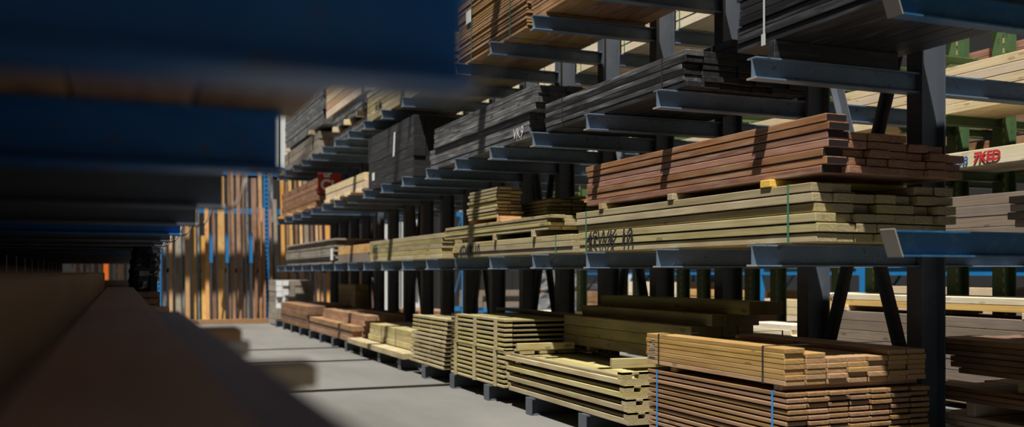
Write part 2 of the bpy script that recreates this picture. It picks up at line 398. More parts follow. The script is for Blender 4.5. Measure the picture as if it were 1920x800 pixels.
# next bundle group
C0, C1 = 7.50, g(855, 3.63)
eC = bundle('treated_timber_bundle', 'low three-layer olive timber bundle with black spray lettering below thin boards', 3.63, C0, C1, L2 + .006, 7, 3, .145, .051, 'olive', .006, .004, .03, .012, straps=(.35, 2.7))
text(eC, '4SWK 10', .17, 'ink', (-.004, C1 - C0 - .12, .02), shear=.25, bold=.003)
zC = L2 + .006 + 3 * .055 - .004
for k, px in enumerate((1003, 930, 884)):
    batten('olive spacer under the thin boards, %s' % ('nearest of three', 'middle of three', 'farthest of three')[k], 3.60, 4.66, g(px, 3.63), zC + .001, .05, .058, 'olive')
zD = zC + .060
bundle('thin_board_bundle', 'thin olive profiled boards on spacers below the short stacked boards', 3.60, 7.95, 11.0, zD, 7, 4, .145, .030, 'olive', .004, .004, .05, .02)
zE = zD + 4 * .034 - .003
for k, px in enumerate((935, 884)):
    batten(('near', 'far')[k] + ' orange spacer block under the short stacked boards', 3.62, 4.05, g(px, 3.62), zE, .11, .052, 'orange')
zE2 = zE + .053
bundle('short_board_stack', 'small tall stack of short olive boards on orange blocks', 3.64, 9.34, 10.25, zE2, 2, 9, .145, .026, 'olive', .004, .010, .05, .015, mats=lambda c_, r: 'orange' if (r < 3 and c_ == 0 and False) else 'olive')
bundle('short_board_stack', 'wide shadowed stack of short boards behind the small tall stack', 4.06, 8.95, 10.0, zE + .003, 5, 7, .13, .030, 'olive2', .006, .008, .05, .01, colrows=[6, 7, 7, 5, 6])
eD = bundle('treated_timber_bundle', 'olive five-layer timber bundle with lettering at far end, middle arms by the dark posts', 3.63, g(828, 3.63) , 14.85, L2 + .006, 7, 5, .145, .057, 'olive', .006, .006, .025, .008)
text(eD, 'ARE', .17, 'ink', (-.004, 3.45, .13), bold=.004); text(eD, '45W', .13, 'ink', (-.004, 3.4, .015), bold=.004)
bundle('beam_pair', 'pale orange beams over grey-white beams, far part of middle arms', 3.63, 14.95, 17.2, L2 + .006, 5, 2, .20, .14, 'pale', .008, .004, .03, .004, mats=lambda c_, r: 'tan' if r else 'pink')
bundle('weathered_board_bundle', 'sagging grey weathered board bundle at the far end of the middle arms', 3.60, 17.4, 22.9, L2 + .004, 5, 11, .19, .032, 'grey', .01, .010, .06, .04, straps=(1.2, 3.6), smat='strapk')
o = tag(obj('paper_label', mesh_boxes([(-.002, 0, 0, .22, 0, .22)], 'paper'), None, (3.594, 17.45, L2 + .06)), 'white paper label on the grey weathered bundle', 'label')

# ------------------------------------------------------------ bundles on the upper arms
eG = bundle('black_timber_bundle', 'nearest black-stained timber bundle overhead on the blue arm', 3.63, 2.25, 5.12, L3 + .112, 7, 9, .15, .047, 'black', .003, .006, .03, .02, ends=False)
obj('loose_strap', mesh_boxes([(-.006, -.003, 2.57, 2.585, .03, .55), (-.008, -.003, 2.565, 2.60, -.02, .05)], 'strapw'), eG)
batten('dark spacer under the nearest overhead black bundle', 3.64, 4.6, COL[1], L3 + .001, .07, .110, 'black')
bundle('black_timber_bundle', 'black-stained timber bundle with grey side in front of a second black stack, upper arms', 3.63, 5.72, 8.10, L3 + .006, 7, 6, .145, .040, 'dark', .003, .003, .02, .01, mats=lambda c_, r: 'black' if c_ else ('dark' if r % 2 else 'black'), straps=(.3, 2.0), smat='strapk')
bundle('black_timber_bundle', 'small black timber stack lying on top of the black bundle, upper arms', 4.05, 5.76, 8.0, L3 + .012 + 6 * .043, 4, 2, .145, .055, 'black', .003, .003, .02, .006, straps=(.25,), smat='strapw')
I0, I1 = 8.45, g(806, 3.63)
eI = bundle('dark_beam_bundle', 'grey-black weathered lower bundle with white scrawl, upper arms', 3.63, I0, I1, L3 + .006, 6, 4, .16, .058, 'dark', .004, .003, .02, .008)
text(eI, 'VK9', .15, 'paper', (-.004, .42, .03), shear=.2)
bundle('dark_beam_bundle', 'grey-black weathered upper bundle stacked on the scrawled one, upper arms', 3.60, 8.25, 11.4, L3 + .006 + 4 * .061, 6, 4, .16, .056, 'dark', .004, .003, .03, .010)
J0, J1 = 12.39, 14.9
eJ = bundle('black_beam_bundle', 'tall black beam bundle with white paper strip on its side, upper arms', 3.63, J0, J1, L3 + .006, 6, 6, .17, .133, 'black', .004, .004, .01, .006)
for (y, z, w, h, sl_) in ((.95, .37, .085, .34, .06), (2.1, .13, .16, .12, 0)):
    V = [(-.003, y + w, z), (-.003, y, z), (-.003, y - sl_, z + h), (-.003, y + w - sl_, z + h)]
    me = bpy.data.meshes.new('label'); me.from_pydata(V, [], [(0, 1, 2, 3)]); me.materials.append(M['paper']); obj('paper_label', me, eJ)
bundle('pale_beam_bundle', 'pale cream beam bundle behind the tall black bundle, upper arms', 3.60, 15.05, 18.2, L3 + .06, 5, 2, .2, .12, 'pale', .006, .012, .04, .01)
for k in range(4):
    batten('pale spacer under the cream beam bundle, %s from the black bundle' % ('first', 'second', 'third', 'fourth')[k], 3.52, 4.6, 15.3 + k * .85, L3 + .001, .07, .057, 'pale')
L0, L1_ = 19.3, 23.7
eL = bundle('hardwood_bundle', 'red-brown timber bundle with red printed sheet, far end of upper arms', 3.63, L0, L1_, L3 + .05, 6, 5, .17, .105, 'red', .004, .006, .02, .01)
obj('red_sheet', mesh_boxes([(.03, .50, -.06, -.045, .26, .66)], 'redfilm'), eL)
text(eL, 'Ci', .30, 'whitep', (.08, -.063, .32), xdir=(1, 0, 0), bold=.008); text(eL, 'ur', .18, 'whitep', (.14, -.063, .58), xdir=(1, 0, 0), bold=.006)
for k in range(4): batten('short pale stick under the far red-brown bundle, %s' % ('nearest', 'second', 'third', 'farthest')[k], 3.50, 4.6, 19.5 + k * 1.3, L3 + .001, .06, .047, 'tan')

# ------------------------------------------------------------ bundles on the top arms
eM = bundle('thin_board_bundle', 'tall brown bundle of thin boards with white label, top arms', 3.63, 8.55, 10.6, L4 + .006, 6, 24, .145, .020, 'thermo', .005, .010, .012, .022, straps=(.4, 1.55), smat='strapg', ends=False)
for k in range(5):
    pass
obj('paper_label', mesh_boxes([(-.005, -.003, 1.55, 1.72, .44, .58)], 'paper'), eM)
bundle('brown_board_bundle', 'wide brown plank bundle seen from below on the top arms', 3.63, 5.35, 8.42, L4 + .04, 7, 8, .15, .03, 'brown', .006, .004, .02, .01, ends=False)
for k, yb in enumerate((COL[2] + .02, COL[3] + .02, COL[4] + .02)):
    batten('brown strip between top arm and wide plank bundle, %s' % ('nearest', 'middle', 'farthest')[k], 3.6, 4.68, yb, L4 + .001, .06, .037, 'brown')
eO = bundle('treated_timber_bundle', 'pale green treated bundle with dark lettering on the top arms', 3.63, 10.75, 15.0, L4 + .006, 6, 6, .165, .075, 'olive', .005, .006, .02, .01)
text(eO, 'FUM', .2, 'ink', (-.004, 3.7, .1), bold=.004)
bundle('dark_board_bundle', 'low dark grey board layer beneath spacers, far top arms', 3.70, 15.15, 17.9, L4 + .006, 5, 3, .18, .06, 'dark', .006, .004, .05, .02)
for k in range(3): batten('pale square spacer end between dark boards on the far top arms, %s' % ('nearest', 'middle', 'farthest')[k], 3.58, 4.6, 15.5 + k * .95, L4 + .195, .09, .09, 'pale')
bundle('dark_beam_bundle', 'dark grey beam bundle resting on pale spacers, far top arms', 3.66, 15.2, 17.8, L4 + .287, 5, 3, .18, .085, 'dark', .006, .006, .04, .01)
bundle('tan_beam_bundle', 'orange-tan beams topping the dark bundle on the far top arms', 3.63, 15.05, 18.3, L4 + .565, 5, 4, .18, .14, 'tan', .006, .006, .04, .01, mats=lambda c_, r: 'pale' if r % 2 == 0 else 'tan')
bundle('grey_beam_bundle', 'grey beam bundle at the far end of the top arms', 3.63, 19.0, 23.3, L4 + .006, 5, 3, .19, .14, 'grey', .006, .006, .03, .01)
batten('tiny pale spacer end on the farthest grey beam bundle', 3.55, 4.55, 22.6, L4 + .44, .12, .08, 'pale')
batten('pale spacer on the near end of the farthest grey beams', 3.55, 4.55, 19.6, L4 + .44, .12, .08, 'pale')
bundle('dark_beam_bundle', 'dark bundle with silver edge above the farthest grey beams, top arms', 3.63, 18.6, 23.2, L4 + .525, 5, 9, .19, .09, 'dark', .006, .006, .05, .02)
FY = ((3.3, 6.35), (6.5, 9.55), (9.7, 12.75), (12.9, 15.9), (16.1, 19.4))
for k, (a, b_) in enumerate(FY):
    bundle('spruce_bundle', 'fresh white spruce bundle behind the posts on the top arms, %s from the camera' % ('first', 'second', 'third', 'fourth', 'fifth')[k], 5.02, a, b_, L4 + .006, 6, 6, .18, .085, 'white', .004, .004, .01, .006, ends=False, straps=(.45, 1.5, 2.6), group='spruce bundles behind the posts')

# ------------------------------------------------------------ stacks on the base beams
zb = ZB + .007
P0, P1 = 4.45, 6.0
eP = bundle('thin_board_bundle', 'tall stack of thin brown boards with blue straps on the base beams', 3.50, P0, P1, zb, 7, 14, .139, .0225, 'deck', .014, .0105, .012, .010, straps=(.13, 1.42), smat='strapb')
zP = zb + 14 * .033 - .006
for k, (px, lb) in enumerate(((1452, 'near'), (1258, 'far'))):
    batten('%s spacer between the two brown board bundles' % lb, 3.52, 4.54, g(px, 3.5), zP + .004, .07, .030, 'thermo')
zP2 = zP + .036
eP2 = bundle('brown_board_bundle', 'brown planed board bundle with dark straps and white scuff on the lowest tier', 3.50, P0 + .02, P1 + .02, zP2, 7, 7, .139, .0290, 'thermo', .014, .0017, .012, .003, straps=(.20, 1.38), smat='strapk', colrows=[7, 6, 5, 5, 5, 6, 6])
obj('white_scuff', mesh_boxes([(-.002, -.0005, 1.43 + R.uniform(0, .02), 1.47 + R.uniform(0, .05), .05 + k * .012, .05 + k * .012 + R.uniform(.003, .009)) for k in range(11)], 'flange'), eP2)
# panels stacked near Q
Q0, Q1 = 6.38, 8.72
for k in range(4):
    zq = zb + k * .098
    e = thing('fence_panel', 'olive framed fence panel with notched end block, %s of the stack of four' % ('lowest', 'second', 'third', 'topmost')[k], 'fence panel', (3.50 - .006 * k, Q0 - .02 * (3 - k), zq), 'stacked framed fence panels')
    Ln = Q1 - Q0
    obj('rail', cham(.05, Ln, .042, 'olive'), e, (.025, Ln / 2, 0))
    obj('rail', cham(.05, Ln, .042, 'olive'), e, (.975, Ln / 2, 0))
    for j in range(6): obj('board', cham(.145, Ln - .02, .022, 'olive'), e, (.14 + j * .145, Ln / 2, .010))
    obj('top_strip', cham(.04, Ln - .12, .020, 'olive2'), e, (.045, Ln / 2, .0435))
    for s in (0, 1):
        bx = []
        y0 = -.03 if s == 0 else Ln - .04
        xs = [0, .085, .145, .30, .36, .52, .58, .74, .80, 1.0]
        for j in range(0, 9):
            if j % 2 == 0: bx.append((xs[j], xs[j + 1], y0, y0 + .07, .0445, .095))
        bx.append((0, 1.0, y0, y0 + .07, .0775, .0945)); 
        obj('end_block', mesh_boxes([(a, b_, c0, c1, d0, d1) for (a, b_, c0, c1, d0, d1) in bx] , 'olive'), e)
        if s == 0: obj('end_board', mesh_boxes([(0.0, 1.0, -.03, -.001, .0, .044)], 'olive'), e)
zq = zb + 4 * .098
tag(obj('loose_plank', cham(.05, .62, .075, 'olive'), None, (3.86, 6.62, zq + .001), (0, 0, math.pi / 2 - .10)), 'loose olive plank lying across the near end of the framed panels', 'plank')
tag(obj('loose_plank', cham(.05, .60, .065, 'olive'), None, (3.83, 8.52, zq + .001), (0, 0, math.pi / 2 - .02)), 'loose olive plank lying across the far end of the framed panels', 'plank')
# slatted panels R (two stacks) and S
def slat_stack(label, X, Y0, Y1, z, n_, pitch, t, yshift=0.0, battens=(.1, .5, .9), grp=None, w=1.0):
    e = thing('slatted_panel_stack', label, 'panel stack', (X, Y0, z), grp)
    Ln = Y1 - Y0
    for k in range(n_):
        obj('slat', cham(.09, Ln, t, 'olive'), e, (.045 + R.uniform(0, .006), Ln / 2 + yshift * (n_ - k), k * pitch))
        obj('panel', cham(w - .10, Ln - .03, t * .7, 'olive2'), e, (.55, Ln / 2 + yshift * (n_ - k), k * pitch))
        if k < n_ - 1:
            for f in battens: obj('cross_batten', cham(.05, w - .03, pitch - t - .001, 'olive'), e, (w / 2, .06 + (Ln - .12) * f + yshift * (n_ - k), k * pitch + t), (0, 0, math.pi / 2))
    for f in battens:
        a = .06 + (Ln - .12) * f
        V = []; F = []
        x = -.001
        for s_ in range(2):
            zz = 0.0 if s_ == 0 else (n_ - 1) * pitch + t; yy = a + yshift * (n_ if s_ == 0 else 1)
            V += [(x, yy - .03, zz), (x, yy + .03, zz), (x - .016, yy + .03, zz), (x - .016, yy - .03, zz)]
        F = [(0, 1, 5, 4), (1, 2, 6, 5), (2, 3, 7, 6), (3, 0, 4, 7), (0, 3, 2, 1), (4, 5, 6, 7)]
        if yshift == 0:
            me = bpy.data.meshes.new('upright_batten'); me.from_pydata(V, [], F); me.materials.append(M['olive']); obj('upright_batten', me, e)
    return e
slat_stack('lower stack of olive slatted panels with upright battens on the base beams', 3.50, 8.80, 10.45, zb, 8, .048, .026)
slat_stack('upper stack of olive slatted panels with upright battens, on top of the lower', 3.50, 8.78, 10.42, zb + 8 * .048 - .02, 7, .048, .026)
slat_stack('leaning olive slatted panel stack with slanted end beside the battened stacks', 3.50, 10.55, 11.95, zb, 12, .052, .030, .014, (.02, .45, .85))
# T: beams and protruding board
bundle('treated_beam_stack', 'low stack of short olive beams with black band, base beams', 3.66, 12.5, 15.0, zb + .085, 6, 3, .15, .082, 'olive', .006, .004, .05, .02, straps=(.9, 1.7), smat='strapk')
tag(obj('loose_plank', cham(.22, 3.3, .078, 'olive'), None, (3.54, 13.85, zb)), 'long thick olive plank jutting into the aisle under the short beams', 'plank')
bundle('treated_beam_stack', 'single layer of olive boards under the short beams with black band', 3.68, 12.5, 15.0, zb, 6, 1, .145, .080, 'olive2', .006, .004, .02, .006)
bundle('brown_beam_stack', 'lower reddish-brown beam stack on the base beams', 3.50, 15.45, 19.3, zb, 6, 3, .165, .085, 'deck', .005, .004, .06, .02)
bundle('brown_beam_stack', 'upper reddish-brown beams set back on the lower beam stack', 3.66, 15.3, 18.8, zb + 3 * .089, 4, 2, .17, .085, 'brown', .005, .004, .06, .02)
bundle('brown_beam_stack', 'square brown beam pack before the white-ended grey pack', 3.50, 19.6, 23.0, zb, 5, 5, .19, .088, 'umber', .005, .004, .03, .01)
bundle('grey_beam_stack', 'grey timber pack with white painted ends at the aisle end', 3.50, 23.75, 25.0, .03, 6, 8, .15, .13, 'grey', .005, .006, .02, .01, endpaint='paper', endcols=lambda c_, r: c_ < 2 and r > 2)
bundle('olive_beam_stack', 'dark olive timber stack behind the grey pack at the far rack end', 4.42, 19.3, 20.9, .60, 2, 4, .14, .11, 'olive2', .006, .004, .03, .01)
bundle('umber_beam_stack', 'dark brown boards behind the square brown pack near the far end', 4.52, 19.2, 22.6, zb, 1, 4, .2, .105, 'umber', .006, .004, .03, .01)
# big olive beams lying on the framed panels
zx = zq + .036
for k, yb in enumerate((6.75, 8.3)):
    batten('%s dark spacer under the big olive beams' % ('near', 'far')[k], 4.18, 4.74, yb, zq + .001, .07, .034, 'olive2')
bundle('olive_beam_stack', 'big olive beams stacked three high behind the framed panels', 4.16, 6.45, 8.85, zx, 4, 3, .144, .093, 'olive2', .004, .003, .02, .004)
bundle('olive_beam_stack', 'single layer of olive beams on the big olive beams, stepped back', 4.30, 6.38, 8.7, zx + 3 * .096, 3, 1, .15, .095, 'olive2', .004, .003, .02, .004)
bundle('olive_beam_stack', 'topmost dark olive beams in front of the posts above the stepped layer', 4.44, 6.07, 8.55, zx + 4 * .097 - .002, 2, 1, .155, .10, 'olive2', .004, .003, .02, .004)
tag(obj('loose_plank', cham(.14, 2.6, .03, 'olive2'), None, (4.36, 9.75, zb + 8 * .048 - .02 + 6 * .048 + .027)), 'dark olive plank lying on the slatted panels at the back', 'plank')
# ------------------------------------------------------------ far side of the main rack, low right of the picture
bundle('pale_board_stack', 'pale boards with ragged ends at the lower right, behind the posts', 5.04, 2.6, 4.85, zb, 6, 6, .155, .032, 'pale', .008, .004, .14, .02)
for k, yb in enumerate((3.6, 4.6)): batten('%s spacer between pale and reddish boards at lower right' % ('near', 'far')[k], 5.06, 5.95, yb, zb + 6 * .036, .07, .09, 'pale')
bundle('red_board_stack', 'reddish thin boards above the pale boards at the lower right', 5.02, 2.6, 4.9, zb + 6 * .036 + .092, 6, 3, .155, .028, 'red', .008, .003, .10, .02)
zr = zb + 6 * .036 + .092 + 3 * .031
for k, yb in enumerate((3.05, 4.22)): batten('%s olive block carrying the dark brown planks at lower right' % ('near', 'far')[k], 5.08, 5.9, yb, zr, .09, .085, 'olive')
bundle('umber_plank_stack', 'dark brown planks in a stepped pile at the right edge', 5.04, 2.6, 4.62, zr + .087, 6, 6, .155, .034, 'umber', .008, .003, .10, .02, shift=lambda r: r * .045)
bundle('umber_plank_stack', 'grey-brown plank pile at the right edge above the blue arm', 5.0, 2.5, 4.28, L2 + .105, 6, 4, .155, .044, 'grey', .008, .004, .08, .02)
batten('dark spacer under the grey-brown plank pile at the right edge', 5.02, 5.98, 3.3, L2 + .002, .08, .10, 'umber')
batten('far dark spacer under the grey-brown plank pile', 5.02, 5.98, COL[0], L2 + .002, .08, .10, 'umber')
# ------------------------------------------------------------ green rack across the second aisle
GX, GT = 8.2, 7.42
go = Vector((GX, 7.0, 0))
gr = thing('green_rack', 'dark green steel cantilever rack across the second aisle', 'rack', go)
GY = []
for yc in (5.3, 7.4, 9.2, 11.0, 12.8, 14.8, 17.0):
    GY += [yc - .29, yc + .29]
for y in GY:
    p = obj('post', ibeam(5.4, .16, .15, .012, .01, 'green', 'Z'), gr, (0, y - go.y, 0))
    obj('hole_strip', mesh_boxes([(-.004, -.001, -.07, -.055, .2 + k * .1, .25 + k * .1) for k in range(50)], 'olive', 'gholes'), p)
    for zl in (1.62, 2.30, 2.84, 3.42, 4.0):
        arm(gr, GX, y, zl, GX - GT, -1, 'green', .09, .08, .10, False, go)
        if zl > 1.7: arm(gr, GX + .16, y, zl, .8, 1, 'green', .09, .08, .10, False, go)
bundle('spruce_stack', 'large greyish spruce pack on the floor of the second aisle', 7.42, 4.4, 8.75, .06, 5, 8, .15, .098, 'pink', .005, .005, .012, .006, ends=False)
for k in range(4): batten('floor bearer under the large greyish spruce pack, %s from the camera' % ('first', 'second', 'third', 'fourth')[k], 7.4, 8.18, 4.8 + k * 1.2, .001, .09, .057, 'pale')
for k in range(4): batten('pale spacer on the large greyish spruce pack, %s from the camera' % ('first', 'second', 'third', 'fourth')[k], 7.42, 8.16, 5.0 + k * 1.15, .06 + 8 * .103, .08, .055, 'pale')
eg = bundle('yellow_beam_bundle', 'long sunlit yellow beams on the greyish pack in the second aisle', 7.44, 4.2, 8.95, .06 + 8 * .103 + .057, 4, 2, .17, .062, 'white', .006, .003, .06, .01, mats=lambda c_, r: 'yellow' if r == 0 and c_ == 0 else 'white')
text(eg, '4350x2.0W', .075, 'ink', (-.004, 4.65, .075), bold=.001)
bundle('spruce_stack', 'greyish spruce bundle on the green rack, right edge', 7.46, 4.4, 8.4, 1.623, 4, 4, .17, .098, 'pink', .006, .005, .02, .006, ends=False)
e2 = bundle('white_beam_bundle', 'white beam with blue and red painted marks on green arms', 7.44, 4.4, 7.10, 2.303, 4, 1, .17, .15, 'white', .006, .004, .02, .004)
text(e2, 'o', .09, 'inkb', (-.005, 2.66, .01), bold=.004); text(e2, '420', .115, 'inkb', (-.005, 2.57, .02), shear=.2, bold=.004); text(e2, '7KED', .125, 'inkr', (-.005, 2.33, .035), shear=.15, bold=.006)
bundle('pale_board_bundle', 'bright pale board bundle on upper green arms', 7.46, 4.4, 8.55, 2.843, 4, 5, .17, .085, 'pale', .006, .006, .02, .01, ends=False)
bundle('pale_board_bundle', 'pale board bundle farther along the upper green arms', 7.46, 9.0, 12.8, 2.843, 4, 4, .17, .085, 'pale', .006, .006, .02, .01)
bundle('tan_board_bundle', 'tan board bundle along the middle green arms', 7.46, 8.8, 12.3, 2.303, 4, 3, .17, .075, 'tan', .006, .006, .02, .01)
bundle('tan_board_bundle', 'tan board bundle on the far middle green arms', 7.46, 12.6, 17.2, 2.303, 4, 4, .17, .075, 'tan', .006, .006, .02, .01, ends=False)
bundle('brown_board_bundle', 'brown board bundle on the low green arms', 7.46, 8.9, 12.9, 1.623, 4, 3, .17, .09, 'umber', .006, .006, .02, .01, ends=False)
bundle('pale_board_bundle', 'pale board bundle on the far low green arms', 7.46, 13.3, 17.2, 1.623, 4, 3, .17, .09, 'pale', .006, .006, .02, .01, ends=False)
bundle('red_board_bundle', 'reddish brown board bundle high on the green arms', 8.40, 5.0, 9.4, 3.423, 4, 3, .17, .07, 'red', .006, .006, .02, .01, ends=False)
bundle('brown_board_bundle', 'brown board bundle behind the green posts', 8.40, 4.6, 9.4, 2.303, 4, 4, .17, .09, 'brown', .006, .006, .02, .01, ends=False)
bundle('pale_board_stack', 'bright pale boards on the floor by the green posts', 7.40, 9.3, 10.15, .03, 4, 10, .17, .062, 'white', .006, .003, .03, .02)
bundle('pale_board_stack', 'small bright board stack on the floor far along the second aisle', 7.3, 16.0, 17.0, .03, 4, 8, .17, .065, 'white', .006, .003, .03, .02)
bundle('brown_board_stack', 'brown boards on the floor between green posts', 7.5, 10.6, 13.6, .03, 4, 7, .16, .10, 'brown', .006, .004, .03, .02, ends=False)
bundle('orange_board_stack', 'small orange offcut pile on the floor of the far second aisle', 7.2, 20.2, 21.2, .03, 4, 5, .17, .06, 'orange', .006, .004, .08, .02)
bundle('brown_board_stack', 'low brown stack at the far end of the second aisle', 6.4, 21.6, 24.0, .03, 5, 4, .17, .09, 'brown', .006, .004, .08, .02)
# ------------------------------------------------------------ blue pallet racks
def pallet_rack(label, x, y0, n_, bay, depth, along, levels, fill, nm, zt=4.6):
    e = thing('pallet_rack', label, 'rack', (x, y0, 0), None, None if along == 'Y' else (0, 0, -math.pi / 2))
    for k in range(n_ + 1):
        for d in (0, depth):
            obj('upright', mesh_boxes([(d - .045, d + .045, -.05, .05, 0, zt)], 'blue2', ('up', d, zt)), e, (0, k * bay, 0))
        for q in range(3):
            zz = .4 + q * 1.4
            a = math.atan2(1.2, depth - .1)
            obj('brace', mesh_boxes([(0, math.hypot(1.2, depth - .1), -.015, .015, -.02, .02)], 'blue2', ('pb', depth)), e, (.05, k * bay, zz), (0, -a, 0))
    for k in range(n_):
        for zl in levels:
            for d in (0, depth):
                obj('beam', mesh_boxes([(d - .03, d + .03, .051, bay - .051, -.12, 0)], 'blue2', ('bb', d, bay)), e, (0, k * bay, zl))
    return e
pallet_rack('bright blue pallet rack running behind the green rack', 11.2, 4.2, 7, 2.7, 1.1, 'Y', (.14, 1.38, 3.15), True, 'a')
pallet_rack('bright blue pallet rack standing across the far end of the second aisle', 8.6, 25.6, 3, 2.7, 1.1, 'X', (.35, 1.62, 3.0), True, 'b')
WORD = ('first', 'second', 'third', 'fourth', 'fifth', 'sixth', 'seventh', 'eighth')
for k in range(7):
    for j, zl in enumerate((.14, 1.38, 3.15)):
        mt = ('umber', 'pale', 'brown', 'pink', 'tan', 'umber', 'pale', 'white')[(k * 3 + j * 5) % 8]
        bundle('racked_board_pack', '%s pack in the %s bay of the long blue rack, %s level' % ({'umber': 'dark brown', 'pale': 'pale', 'brown': 'brown', 'pink': 'greyish', 'tan': 'tan', 'white': 'white'}[mt], WORD[k], ('lowest', 'middle', 'top')[j]),
               11.14, 4.2 + k * 2.7 + .12, 4.2 + k * 2.7 + 2.55, zl + .003, 4, 5 + (k + j) % 3, .28, .13, mt, .006, .006, .02, .01, ends=False, group='packs in the long blue rack')
for k in range(3):
    for j, zl in enumerate((.35, 1.62, 3.0)):
        mt = ('pink', 'umber', 'tan', 'dark', 'pale', 'brown', 'grey', 'umber', 'orange')[k * 3 + j]
        bundle('racked_board_pack', '%s pack in the %s bay of the far blue rack, %s level' % ({'umber': 'dark brown', 'pale': 'pale', 'brown': 'brown', 'pink': 'greyish', 'tan': 'tan', 'dark': 'blackish', 'grey': 'grey', 'orange': 'orange'}[mt], WORD[k], ('lowest', 'middle', 'top')[j]),
               8.6 + k * 2.7 + .25, 24.45, 25.65, zl + .003, 8, 3 + (k + j) % 2, .26, .15, mt, .008, .006, .02, .01, ends=False, group='packs in the far blue rack')
# grey wrapped pallet
e = thing('wrapped_pallet', 'grey mottled film-wrapped pallet load in the far second aisle', 'pallet load', (8.35, 18.9, 0))
for k in range(3): obj('bearer', mesh_boxes([(k * .45, k * .45 + .1, 0, 1.0, 0, .1)], 'brown'), e)
for (z0, z1) in ((.101, .86), (.93, 1.55)):
    me = mesh_boxes([(-.02, 1.02, -.02, 1.02, z0, z1)], 'greywrap'); bm = bmesh.new(); bm.from_mesh(me)
    bmesh.ops.subdivide_edges(bm, edges=bm.edges, cuts=6, use_grid_fill=True)
    for v in bm.verts:
        v.co += Vector((R.uniform(-.02, .02), R.uniform(-.02, .02), R.uniform(-.008, 0) if v.co.z > z0 + .01 else 0))
    bm.to_mesh(me); bm.free(); obj('wrapped_load', me, e)
for k in range(2): obj('bearer', mesh_boxes([(k * .8 + .05, k * .8 + .15, 0, 1.0, .862, .928)], 'tan'), e)
# fire extinguisher on the white wall
ex = thing('fire_extinguisher', 'red fire extinguisher on the white wall', 'fire extinguisher', (xY(773, 27.9), 27.86, 1.0))
obj('cylinder', tube([(0, 0, 0), (0, 0, .02), (0, 0, .42), (0, 0, .47), (0, 0, .50)], .085, 'extred', 14), ex)
obj('valve', tube([(0, 0, .501), (0, 0, .56)], .03, 'strapk', 8), ex)
obj('hose', tube([(.0, -.04, .55), (.10, -.05, .50), (.12, -.05, .3), (.11, -.05, .12)], .014, 'strapk', 6), ex)
obj('sign', mesh_boxes([(-.14, .14, .09, .10, .70, 1.0)], 'extred'), ex)
# ------------------------------------------------------------ upright timber store on the back wall
YS = 25.75
st = thing('upright_timber_store', 'timber store with blue uprights along the back wall', 'rack', (0, YS + .9, 0))
so_ = Vector((0, YS + .9, 0))
for px in (299, 507, 640):
    x = xY(px, YS + .1)
    u = obj('upright', mesh_boxes([(-.07, .07, -.05, .05, 0, 5.2)], 'blue2', 'storeup'), st, (x, .0, 0))
    obj('hole_strip', mesh_boxes([(-.03, .03, -.053, -.0505, .15 + k * .12, .20 + k * .12) for k in range(40)], 'walld', 'storeh'), u)
for px in (252, 197): obj('orange_upright', mesh_boxes([(-.07, .07, -.05, .05, 0, 2.3)], 'orangep', 'storeo'), st, (xY(px, YS), -.12, 0))
obj('back_rail', mesh_boxes([(-3, 6.3, .25, .35, 2.9, 3.05)], 'blue2'), st)
obj('back_rail', mesh_boxes([(-3, 6.3, .25, .35, 1.3, 1.42)], 'walld'), st)
obj('floor_beam', mesh_boxes([(xY(372, 25.1), xY(513, 25.1), -1.55, -1.43, 0, .13)], 'brown'), st)
obj('floor_beam', mesh_boxes([(-3, xY(370, 25.1), -1.55, -1.43, 0, .13)], 'umber'), st)
for px in (396, 426, 471):
    x = xY(px, 25.15)
    obj('divider', mesh_boxes([(-.035, .035, -.03, .03, 1.55, 2.32)], 'blue2', 'divi'), st, (x, -1.49, 0))
    obj('divider_leg', mesh_boxes([(-.006, .006, -.02, .02, .131, 1.549)], 'post', 'divl'), st, (x, -1.49, 0))
PL = [(140,152,'umber',400),(153,163,'umber',400),(165,172,'red',400),(174,186,'umber',395),(188,195,'red',400),(203,213,'pink',380),(218,229,'tan',370),(231,240,'umber',370),
      (258,278,'tan',380),(281,292,'grey',380),(304,314,'dark',330),(316,326,'tan',325),(328,342,'grey',330),(342,348,'dark',360),(346,358,'tan',340),(360,370,'tan',325),(370,377,'dark',320),
      (377,391,'tan',440),(384,395,'orange',300),(397,408,'umber',320),(408,424,'tan',332),(428,436,'umber',320),(435,444,'brown',325),(444,455,'brown',315),(455,463,'umber',310),(463,469,'dark',325),
      (473,486,'umber',338),(487,497,'tan',310),(477,485,'red',398),(485,493,'red',396),(493,500,'red',400),(507,519,'dark',300),(507,514,'red',400),(515,525,'grey',385),
      (528,538,'orange',330),(541,545,'umber',340),(545,554,'tan',312),(556,563,'umber',330),(564,572,'tan',305),(573,584,'pink',310),(585,592,'umber',310),(594,601,'tan',315),(602,608,'orange',310),(612,624,'orange',300),(626,634,'umber',310),
      (642,649,'tan',305),(651,659,'orange',308),(662,670,'umber',310),(672,680,'tan',300),(684,694,'orange',310),(697,706,'umber',310),(709,719,'tan',300)]
def ordw(k):
    o1 = ('', 'first', 'second', 'third', 'fourth', 'fifth', 'sixth', 'seventh', 'eighth', 'ninth', 'tenth', 'eleventh', 'twelfth', 'thirteenth', 'fourteenth', 'fifteenth', 'sixteenth', 'seventeenth', 'eighteenth', 'nineteenth')
    if k < 20: return o1[k]
    t_ = {2: ('twentieth', 'twenty'), 3: ('thirtieth', 'thirty'), 4: ('fortieth', 'forty'), 5: ('fiftieth', 'fifty'), 6: ('sixtieth', 'sixty')}[k // 10]
    return t_[0] if k % 10 == 0 else t_[1] + '-' + o1[k % 10]
CN = {'umber': 'dark brown', 'red': 'reddish brown', 'pink': 'greyish tan', 'tan': 'tan', 'grey': 'grey', 'dark': 'blackish', 'orange': 'orange-tan', 'brown': 'brown'}
last = -99; lay = 0
